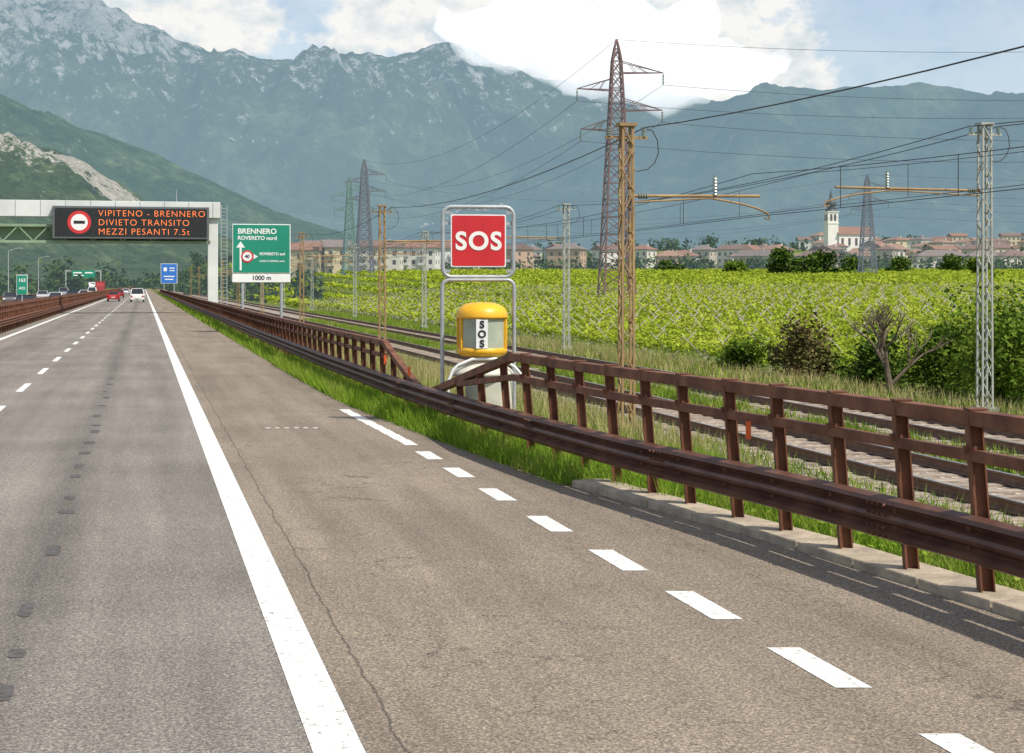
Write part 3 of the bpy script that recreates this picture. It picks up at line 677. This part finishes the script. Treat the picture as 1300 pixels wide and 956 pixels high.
def crown(cx,cy,z0,h,w,n,size,lobes=9,low=.1):
    out=[]
    for i in range(lobes):
        a=random.uniform(0,6.283); r=random.uniform(0,.36)*w; zz=z0+h*random.uniform(low+.12,.85)
        k=(.62-.35*abs((zz-z0)/h-.5))
        c=np.array([cx+r*math.cos(a),cy+r*math.sin(a),zz]); rr=w*.5*k*random.uniform(.6,1.1)
        m=n//lobes; d=rng.normal(size=(m,3)); d/=np.linalg.norm(d,axis=1)[:,None]; d*=(rng.random((m,1))**.33)*rr*rng.uniform(.75,1.25,(m,1)); d[:,2]*=min(1.1,h/w)
        out.append(c+d)
    P=np.concatenate(out); P[:,2]=np.maximum(P[:,2],z0+.05); return leaves(P,size*rng.uniform(.6,1.4,len(P)),.4)
def tree(name,X,Y,h,w,n,size,mat,low=.15,lobes=11):
    z0=float(gz(X,Y)); g=empty(name,(0,0,0)); mb=MB(); mb.cyl((X,Y,z0-.1),(X+.02*h,Y,z0+h*.45),h*.035,h*.02,n=8)
    for i in range(6):
        a=random.uniform(0,6.283); z1=z0+h*random.uniform(.15,.42); mb.cyl((X,Y,z1),(X+math.cos(a)*w*.3,Y+math.sin(a)*w*.3,z1+h*.32),h*.015,h*.005,n=6)
    mb.obj('trunk_and_limbs',BARK,g); fastmesh('foliage',crown(X,Y,z0,h,w,n,size,lobes,low),4,mat,g)
for X,Y,h,w,k in((13.2,43,3.0,2.8,1),(15.2,45,4.4,3.8,1),(17.5,46,5.2,4.4,1),(15.8,50,4.7,4.2,1),(18.5,52,5.4,4.8,0),(13.6,49,3.2,3.2,1),(20.5,48,5.3,4.8,1),(16.9,41,3.2,3.0,1),(12.4,53,2.8,3.2,0)):
    tree('shrub',X,Y,h,w,4600,.16,FOL[k],0,13)
for X,Y,h,w in((9.6,54,2.4,2.2),(10.7,56,2.2,2.0)): tree('withered_bush',X,Y,h,w,2200,.15,BROWN,0)
for X,Y,h,w in((11.5,60,2.0,3.0),(8.4,57,1.5,2.6),(14.2,62,2.2,3.5)): tree('bush',X,Y,h,w,2200,.16,FOL[1],0)
g=empty('bare_tree',(11.2,46.5,float(gz(11.2,46.5)))); mb=MB()
def br(p,d,l,r,dep):
    q=p+d*l; mb.cyl(p,q,r,r*.72,n=6)
    if dep==0: return
    for i in range(3 if dep>1 else 2):
        nd=(d+Vector((random.uniform(-.8,.8),random.uniform(-.8,.8),random.uniform(-.1,.5)))).normalized(); br(q,nd,l*random.uniform(.6,.85),r*.62,dep-1)
br(Vector((0,0,0)),Vector((-.15,0,1)).normalized(),.85,.11,5); br(Vector((0,0,.4)),Vector((.7,0,.7)).normalized(),.75,.06,4)
mb.obj('trunk_and_branches',BARK,g)
for X,Y,h,w,k in((78,460,9,14,0),(86,470,7,12,0),(95,480,8,13,0),(70,500,6,10,1),(108,500,7,12,0),(128,520,7,12,0),(140,470,6,12,1),(55,560,5,12,0),(150,540,7,12,0)):
    tree('tree',X,Y,h,w,1500,1.1,FOL[k],.0,10)
out=[]
def mass(n,f,h0,h1,per,size):
    for i in range(n):
        X,Y=f(); h=random.uniform(h0,h1); z=float(gz(X,Y)); out.append(crown(X,Y,z-1,h,h*random.uniform(.8,1.6),per,size,5,0))
U=random.uniform
mass(230,lambda:(lambda y,u:(u*y,y))(U(568,620),U(-.12,.37)),5,8.5,60,1.3)
mass(210,lambda:(lambda y,u:(u*y,y))(U(640,1250),U(-.20,.37)),7,12,70,1.9)
mass(120,lambda:(lambda y,u:(u*y,y))(U(380,900),U(-.42,-.262)),5,12,80,1.7)
mass(60,lambda:(lambda y,t:(t-SL*y,y))(U(300,1000),U(12,40)),4,9,80,1.4)
mass(70,lambda:(lambda y,t:(t-SL*y,y))(U(140,700),U(-70,-28)),3,8,110,1.1)
mass(70,lambda:(lambda y,t:(t-SL*y,y))(U(900,1500),U(-60,60)),8,14,80,2.4)
mass(200,lambda:(lambda y,u:(u*y,y))(U(1200,1900),U(-.40,.40)),9,16,70,3.0)
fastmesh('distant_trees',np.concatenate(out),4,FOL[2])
# ---------------------------------------------------------------- houses
def wall(c,i): return M('wall_%d'%i,c,tuple(x*.88 for x in c),scale=.4,rough=.9,haze=.12)
WALLS=[wall(c,i) for i,c in enumerate([(.60,.56,.48),(.52,.42,.30),(.46,.30,.21),(.64,.61,.56),(.54,.46,.30),(.45,.39,.33),(.62,.58,.52)])]
ROOF=[M('roof_tiles_%d'%i,c,tuple(x*.65 for x in c),scale=1.2,rough=.9,haze=.14) for i,c in enumerate([(.27,.135,.085),(.20,.12,.09),(.31,.18,.12),(.21,.16,.14)])]
WIN=M('window_dark',(.05,.05,.05),(.09,.07,.06),rough=.3,haze=.12)
def house(X,Y,w,d,st,rz,name='house',hip=False,balc=False):
    z0=float(gz(X,Y))-.5; H=st*3.0+.8; mb=MB(); mb.box((0,0,H/2),(w,d,H),0); e=.7; rh=min(w,d)*.25
    a,b=w/2+e,d/2+e; ins=(b if hip else 0)
    base=[(-a,-b,H),(a,-b,H),(a,b,H),(-a,b,H)]; rd=[(-a+ins,0,H+rh),(a-ins,0,H+rh)]
    vs=base+rd+[(x,y,z+.25) for x,y,z in base]+[(x,y,z+.25) for x,y,z in rd]
    mb.add(vs,[(6,7,11,10),(8,9,10,11),(7,8,11),(9,6,10),(0,1,7,6),(1,2,8,7),(2,3,9,8),(3,0,6,9),(3,2,1,0)],1)
    mb.box((w*.2,d*.12,H+rh*.9),(.8,.8,1.6),0)
    nw=max(2,int(w/3.0))
    for s in range(st):
        for i in range(nw):
            x=-w/2+(i+.5)*w/nw; z=1.9+s*3.0
            mb.box((x,-d/2-.0,z),(1.15,.12,1.5),2); mb.box((x,d/2,z),(1.15,.12,1.5),2)
            if balc and i%2==0 and s>0: mb.box((x,-d/2-.7,z-.75),(2.6,1.3,.9),0)
        for j in range(max(1,int(d/4))):
            y=-d/2+(j+.5)*d/max(1,int(d/4)); mb.box((-w/2,y,1.9+s*3),(.12,1.1,1.4),2); mb.box((w/2,y,1.9+s*3),(.12,1.1,1.4),2)
    o=mb.obj(name,[random.choice(WALLS),random.choice(ROOF),WIN]); o.location=(X,Y,z0); o.rotation_euler=(0,0,rz)
for k,(b,Y) in enumerate(((-132,520),(-121,540),(-109,525),(-94,550),(-83,540),(-70,575),(-58,560),(-42,590))):
    house(b*Y/1000,Y,U(11,15),10,3,U(-.3,.4),'apartment_building',False,True)
for k in range(34):
    b=U(-34,170); Y=U(650,860); house(b*Y/1000,Y,U(9,17),U(8,12),random.choice([2,2,3,3]),U(-1.2,1.2),'house',random.random()<.5)
for k in range(84):
    b=U(185,350); Y=U(680,1180); house(b*Y/1000,Y,U(7,13),U(7,11),random.choice([2,2,3]),U(-1.5,1.5),'house',random.random()<.5)
for b,Y,w in((272,635,20),(300,645,16),(318,640,13)): house(b*Y/1000,Y,w,10,2,U(-.3,.3),'farmhouse',random.random()<.5)
X,Y=.2025*860,860; z0=float(gz(X,Y)); g=empty('church',(X,Y,z0+6),.2); CW=M('church_plaster',(.78,.76,.70),(.70,.67,.6),scale=.3,rough=.9,haze=.1); DK=M('church_dome_copper',(.04,.05,.05),(.06,.07,.07),rough=.6,haze=.1)
mb=MB(); mb.box((0,0,7.5),(6,6,29)); mb.box((0,0,22.3),(6.8,6.8,.5)); mb.box((0,0,16),(6.5,6.5,.4)); mb.obj('bell_tower',CW,g)
mb=MB()
for a in range(4):
    c,s=math.cos(a*math.pi/2),math.sin(a*math.pi/2)
    for o in(-1.1,1.1): mb.box((c*3.02-s*o,s*3.02+c*o,19.2),(1.3 if abs(s)>.5 else .1,.1 if abs(s)>.5 else 1.3,3.6)) 
mb.obj('belfry_openings',WIN,g)
mb=MB(); mb.lathe((0,0,22.5),[(3.3,0),(3.0,.8),(2.2,1.6),(2.0,2.4),(2.9,3.4),(3.1,4.4),(2.6,5.6),(1.3,6.8),(.8,8),(.85,9),(.4,10.2),(.12,13),(0,13.2)],16); mb.obj('onion_dome_spire',DK,g,smooth=True)
mb=MB(); mb.box((13,2,2.5),(19.9,12,15)); mb.obj('nave',CW,g)
mb=MB(); mb.add([(2.5,-4.8,10),(23.6,-4.8,10),(23.6,8.8,10),(2.5,8.8,10),(2.5,2,14.5),(23.6,2,14.5)],[(0,1,5,4),(2,3,4,5),(1,2,5),(3,0,4),(3,2,1,0)]); mb.obj('nave_roof',ROOF[0],g)
mb=MB()
for i in range(5): mb.box((5+i*4,-4.0,6),(1.4,.12,4))
mb.obj('nave_windows',WIN,g)
# ---------------------------------------------------------------- mountains
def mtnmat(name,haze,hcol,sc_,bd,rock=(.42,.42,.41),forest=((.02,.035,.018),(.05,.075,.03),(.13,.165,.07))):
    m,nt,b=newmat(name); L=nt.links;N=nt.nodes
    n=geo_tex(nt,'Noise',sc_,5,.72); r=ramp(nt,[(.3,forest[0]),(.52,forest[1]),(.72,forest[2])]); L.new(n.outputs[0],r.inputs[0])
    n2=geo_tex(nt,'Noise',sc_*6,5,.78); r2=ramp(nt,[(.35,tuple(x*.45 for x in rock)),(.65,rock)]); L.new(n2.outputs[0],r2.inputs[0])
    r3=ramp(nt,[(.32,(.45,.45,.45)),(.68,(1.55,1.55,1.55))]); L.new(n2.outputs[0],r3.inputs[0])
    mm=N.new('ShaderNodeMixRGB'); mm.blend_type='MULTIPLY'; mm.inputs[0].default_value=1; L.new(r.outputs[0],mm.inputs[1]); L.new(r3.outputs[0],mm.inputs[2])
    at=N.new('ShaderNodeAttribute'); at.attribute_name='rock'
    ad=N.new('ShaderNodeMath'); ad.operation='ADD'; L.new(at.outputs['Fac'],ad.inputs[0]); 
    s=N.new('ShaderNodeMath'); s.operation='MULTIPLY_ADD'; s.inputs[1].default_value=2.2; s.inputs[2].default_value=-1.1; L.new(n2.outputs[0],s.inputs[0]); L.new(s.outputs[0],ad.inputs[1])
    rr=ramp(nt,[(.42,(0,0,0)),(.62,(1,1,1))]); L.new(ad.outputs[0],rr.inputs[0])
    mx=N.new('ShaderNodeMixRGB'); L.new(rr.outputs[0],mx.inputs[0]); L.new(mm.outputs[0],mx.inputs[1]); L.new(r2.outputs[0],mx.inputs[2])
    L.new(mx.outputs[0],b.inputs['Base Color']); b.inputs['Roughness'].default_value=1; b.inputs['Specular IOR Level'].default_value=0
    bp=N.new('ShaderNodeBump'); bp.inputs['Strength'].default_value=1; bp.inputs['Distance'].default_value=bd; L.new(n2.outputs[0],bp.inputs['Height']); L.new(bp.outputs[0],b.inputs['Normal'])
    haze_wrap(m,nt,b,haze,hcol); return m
def mountain(name,prof,D,Df,nx,ny,amp,scl,mat,rockfn,seed,pw=1.25,sil=.012):
    bs=np.array([p[0] for p in prof],float)*D/1000; es=np.array([p[1] for p in prof],float)*D/1000+2.4
    xs=np.linspace(bs[0],bs[-1],nx); hz=np.interp(xs,bs,es)
    k=np.ones(5)/5; hz=np.convolve(np.pad(hz,2,'edge'),k,'valid')
    rows=[-.25,-.1,-.03]+list(np.linspace(0,1,ny)**1.0)
    Z=np.zeros((len(rows),nx)); Yv=np.zeros_like(Z)
    for j,t in enumerate(rows):
        y=D-(D-Df)*t
        for i in range(nx):
            x=xs[i]
            q=Vector((x/scl+seed,y/scl*.7,seed))
            rg=noise.ridged_multi_fractal(q,.88,2.15,7,1.0,2.0)
            fb=noise.fractal(Vector((x/scl*5+seed,y/scl*5,1)),.8,2.0,5)
            tt=max(t,0); env=min(1,(tt/.18))**.8*(1-tt)**.6
            base=hz[i]*((1-tt)**pw) if t>=0 else hz[i]*(1+t*1.2)
            z=base+amp*(rg-1.25)*env*min(1,hz[i]/(amp*2.5)) + hz[i]*sil*fb*2
            Z[j,i]=z; Yv[j,i]=y
    Z[-1,:]=-30
    X=np.broadcast_to(xs,Z.shape)
    V=np.stack([X,Yv,Z],-1).reshape(-1,3)
    F=[(j*nx+i,(j+1)*nx+i,(j+1)*nx+i+1,j*nx+i+1) for j in range(len(rows)-1) for i in range(nx-1)]
    me=bpy.data.meshes.new(name); me.from_pydata(V.tolist(),[],F); me.polygons.foreach_set('use_smooth',[True]*len(F))
    dx=np.gradient(Z,axis=1)/(xs[1]-xs[0]); dy=np.gradient(Z,axis=0)/np.maximum(abs(np.gradient(Yv,axis=0)),1)
    slope=np.hypot(dx,dy); hrel=Z/np.max(hz); T=np.broadcast_to(np.array(rows)[:,None],Z.shape)
    rk=rockfn(X,T,Z,slope,hrel,D)
    at=me.attributes.new('rock','FLOAT','POINT'); at.data.foreach_set('value',rk.astype(np.float32).ravel())
    me.materials.append(mat); me.update(); link(bpy.data.objects.new(name,me)); return X,Yv,Z
PC=[(-520,215),(-425,211),(-325,201),(-295,186),(-270,181),(-245,175),(-222,162),(-205,150),(-187,147),(-175,149),(-157,143),(-135,140),(-115,147),(-95,148),(-75,143),(-60,150),(-45,152),(-25,150),(-5,142),(10,134),(40,130),(70,128),(100,122),(125,116),(150,107),(200,96),(275,81),(425,71),(520,70)]
PD=[(-130,20),(-110,30),(-55,36),(-25,51),(25,78),(75,98),(100,106),(125,116),(170,124),(200,125),(240,127),(265,128),(295,122),(325,120),(425,111),(560,110)]
PB=[(-560,155),(-425,151),(-325,121),(-295,106),(-260,96),(-225,83),(-195,68),(-175,58),(-150,47),(-115,35),(-75,22),(-25,8),(60,3)]
PA=[(-600,112),(-425,111),(-325,98),(-310,92),(-295,86),(-275,78),(-255,68),(-240,58),(-230,52),(-210,43),(-175,28),(-135,14),(-110,6),(-60,2)]
SS=sstep
F1=((.02,.036,.022),(.05,.075,.042),(.13,.16,.08))
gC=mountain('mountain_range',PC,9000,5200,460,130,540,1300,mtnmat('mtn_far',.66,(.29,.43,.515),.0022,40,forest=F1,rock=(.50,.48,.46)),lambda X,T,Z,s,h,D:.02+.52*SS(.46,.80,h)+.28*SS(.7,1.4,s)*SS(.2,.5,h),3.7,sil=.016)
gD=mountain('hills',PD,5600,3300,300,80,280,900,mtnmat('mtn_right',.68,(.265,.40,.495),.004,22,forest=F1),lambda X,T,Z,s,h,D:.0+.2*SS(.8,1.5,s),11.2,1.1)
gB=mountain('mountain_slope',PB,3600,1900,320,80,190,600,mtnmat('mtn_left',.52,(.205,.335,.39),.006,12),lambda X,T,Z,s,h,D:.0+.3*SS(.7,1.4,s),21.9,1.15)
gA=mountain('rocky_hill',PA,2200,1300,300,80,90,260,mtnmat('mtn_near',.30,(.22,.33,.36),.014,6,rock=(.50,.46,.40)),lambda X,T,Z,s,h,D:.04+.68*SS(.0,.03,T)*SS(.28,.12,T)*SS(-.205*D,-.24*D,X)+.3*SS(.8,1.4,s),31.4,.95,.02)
mb=MB()
def vill(G,bc,ec,sb,se,n):
    X,Yv,Z=G; b=X/Yv*1000; e=(Z-2.4)/Yv*1000
    for i in range(n):
        tb,te=random.gauss(bc,sb),random.gauss(ec,se)
        k=np.argmin((b-tb)**2+(e-te)**2+ (np.arange(Z.shape[0])[:,None]<4)*1e6); j,i2=np.unravel_index(k,Z.shape)
        x,y,z=X[j,i2]+U(-20,20),Yv[j,i2]+U(-10,10),Z[j,i2]
        w=U(7,12); mb.box((x,y,z+2),(w,w*.8,6),random.choice([0,1]),rz=random.random()); mb.box((x,y,z+6),(w*1.1,w*.95,2.5),2,taper=.3)
vill(gD,-35,47,14,2,26); vill(gC,-165,92,10,2,16)
HW=M('village_wall',(.5,.46,.4),rough=.9,haze=.6); HW2=M('village_wall_ochre',(.42,.34,.27),rough=.9,haze=.6); HR=M('village_roof',(.32,.2,.15),rough=.9,haze=.6)
mb.obj('hillside_village',[HW,HW2,HR])
# ---------------------------------------------------------------- cloud bank resting on the central summits (one closed volume)
mbd=bpy.data.metaballs.new('cloud_seed'); mbd.resolution=.075; mbd.render_resolution=.075; mbd.threshold=.35
mo=bpy.data.objects.new('cloud_seed',mbd); link(mo)
S_=.001
for b,e,r in((-38,163,9),(-22,160,13),(-2,156,17),(18,150,17),(40,147,20),(62,143,20),(84,140,20),(104,136,18),(122,131,14),(140,130,12),(156,134,10),(170,140,7),(30,165,18),(75,163,22),(110,155,18),(0,172,12),(134,146,10)):
    el_=mbd.elements.new(); Yc=8150+random.uniform(-150,150); el_.co=(b/1000*Yc*S_,Yc*S_,(e/1000*Yc+2.4)*S_); el_.radius=r*8.15*1.9*S_
bpy.context.view_layer.update()
cm=bpy.data.meshes.new_from_object(mo.evaluated_get(bpy.context.evaluated_depsgraph_get()))
bpy.data.objects.remove(mo)
co=np.zeros(len(cm.vertices)*3); cm.vertices.foreach_get('co',co); co=co.reshape(-1,3)/S_
no=np.zeros(len(cm.vertices)*3); cm.vertices.foreach_get('normal',no); no=no.reshape(-1,3)
if len(co):
    dsp=np.array([noise.fractal(Vector(p/230.0),.75,2.1,5) for p in co])
    co=co+no*(dsp*95)[:,None]
    cm.vertices.foreach_set('co',co.ravel()); cm.update()
    m=bpy.data.materials.new('cloud_vapour'); m.use_nodes=True; nt=m.node_tree; nt.nodes.remove(nt.nodes['Principled BSDF'])
    v1=nt.nodes.new('ShaderNodeVolumeScatter'); v1.inputs['Density'].default_value=.0052; v1.inputs['Color'].default_value=(1,1,1,1)
    v2=nt.nodes.new('ShaderNodeEmission'); v2.inputs[0].default_value=(.93,.97,1,1); v2.inputs[1].default_value=.0030  # added glow brightens the cloud beyond its scattered sunlight
    ad=nt.nodes.new('ShaderNodeAddShader'); nt.links.new(v1.outputs[0],ad.inputs[0]); nt.links.new(v2.outputs[0],ad.inputs[1]); nt.links.new(ad.outputs[0],nt.nodes['Material Output'].inputs['Volume'])
    m.cycles.emission_sampling='NONE'
    cm.materials.clear(); cm.materials.append(m); cm.name='cloud'
    link(bpy.data.objects.new('cloud',cm))
print('cloud verts',len(co))
# ---------------------------------------------------------------- world, sun
sdir=Vector((.74,-.60,1.25)).normalized()
el=math.asin(sdir.z); az=math.atan2(sdir.x,sdir.y)
w=bpy.data.worlds.new('World'); sc.world=w; w.use_nodes=True; nt=w.node_tree; N=nt.nodes; L=nt.links
bg=N['Background']; sky=N.new('ShaderNodeTexSky'); sky.sky_type='NISHITA'; sky.sun_disc=False; sky.sun_elevation=el; sky.sun_rotation=az; sky.dust_density=1.2; sky.air_density=1.0
L.new(sky.outputs[0],bg.inputs[0]); bg.inputs[1].default_value=.15
tc=N.new('ShaderNodeTexCoord')
def mth(op,a,b=None,c=None):
    n=N.new('ShaderNodeMath'); n.operation=op
    for i,v in enumerate([a,b,c]):
        if v is None: continue
        if isinstance(v,(int,float)): n.inputs[i].default_value=v
        else: L.new(v,n.inputs[i])
    return n.outputs[0]
def nz(s,d,r,seed=0):
    mp=N.new('ShaderNodeMapping'); mp.inputs['Location'].default_value=(seed,seed*.7,0); mp.inputs['Scale'].default_value=(1,1,1.5); L.new(tc.outputs['Generated'],mp.inputs[0])
    n=N.new('ShaderNodeTexNoise'); n.inputs['Scale'].default_value=s; n.inputs['Detail'].default_value=d; n.inputs['Roughness'].default_value=r; L.new(mp.outputs[0],n.inputs['Vector']); return n.outputs[0]
mask=None
for b,e,r in((-30,185,85),(50,155,105),(115,150,85),(158,138,50),(-85,190,55),(-240,170,70),(-185,178,50),(-330,230,90)):
    d=Vector((b/1000,1,e/1000)).normalized(); vm=N.new('ShaderNodeVectorMath'); vm.operation='DISTANCE'; vm.inputs[1].default_value=d; L.new(tc.outputs['Generated'],vm.inputs[0])
    k=mth('SUBTRACT',1.0,mth('DIVIDE',vm.outputs['Value'],r/1000))
    mask=k if mask is None else mth('MAXIMUM',mask,k)
mask=mth('MAXIMUM',mask,-.5)
n1=nz(24,6,.62,2.3); n2=nz(5,3,.55,9.1)
val=mth('ADD',mask,mth('MULTIPLY',mth('SUBTRACT',n1,.5),2.2))
rp=N.new('ShaderNodeValToRGB'); rp.color_ramp.elements[0].position=.0; rp.color_ramp.elements[1].position=.42; L.new(val,rp.inputs[0])
veil=N.new('ShaderNodeMapRange'); veil.inputs[1].default_value=.42; veil.inputs[2].default_value=.75; veil.inputs[3].default_value=.20; veil.inputs[4].default_value=.55; L.new(n2,veil.inputs[0])
cl=mth('MAXIMUM',mth('MULTIPLY',rp.outputs[0],.96),veil.outputs[0])
n3=nz(30,4,.6,5.5); cr=N.new('ShaderNodeValToRGB'); e=cr.color_ramp.elements; e[0].position=.34; e[0].color=(.68,.76,.80,1); e[1].position=.54; e[1].color=(1,.985,.95,1); L.new(n3,cr.inputs[0])
bg2=N.new('ShaderNodeBackground'); L.new(cr.outputs[0],bg2.inputs[0]); bg2.inputs[1].default_value=.97
mx=N.new('ShaderNodeMixShader'); L.new(cl,mx.inputs[0]); L.new(bg.outputs[0],mx.inputs[1]); L.new(bg2.outputs[0],mx.inputs[2]); L.new(mx.outputs[0],N['World Output'].inputs[0])
s=bpy.data.lights.new('sun','SUN'); s.energy=5.0; s.angle=math.radians(.5); s.color=(1,.94,.84); o=bpy.data.objects.new('sun',s); link(o); o.rotation_euler=sdir.to_track_quat('Z','Y').to_euler()
# ---------------------------------------------------------------- camera
cd=bpy.data.cameras.new('camera'); cam=bpy.data.objects.new('camera',cd); link(cam); cam.location=(0,0,2.4); cam.rotation_euler=(math.radians(90),0,0)
cd.sensor_width=36; cd.lens=2000/1300*36; cd.shift_y=-116/1300; cd.clip_end=30000; cd.clip_start=.1; sc.camera=cam
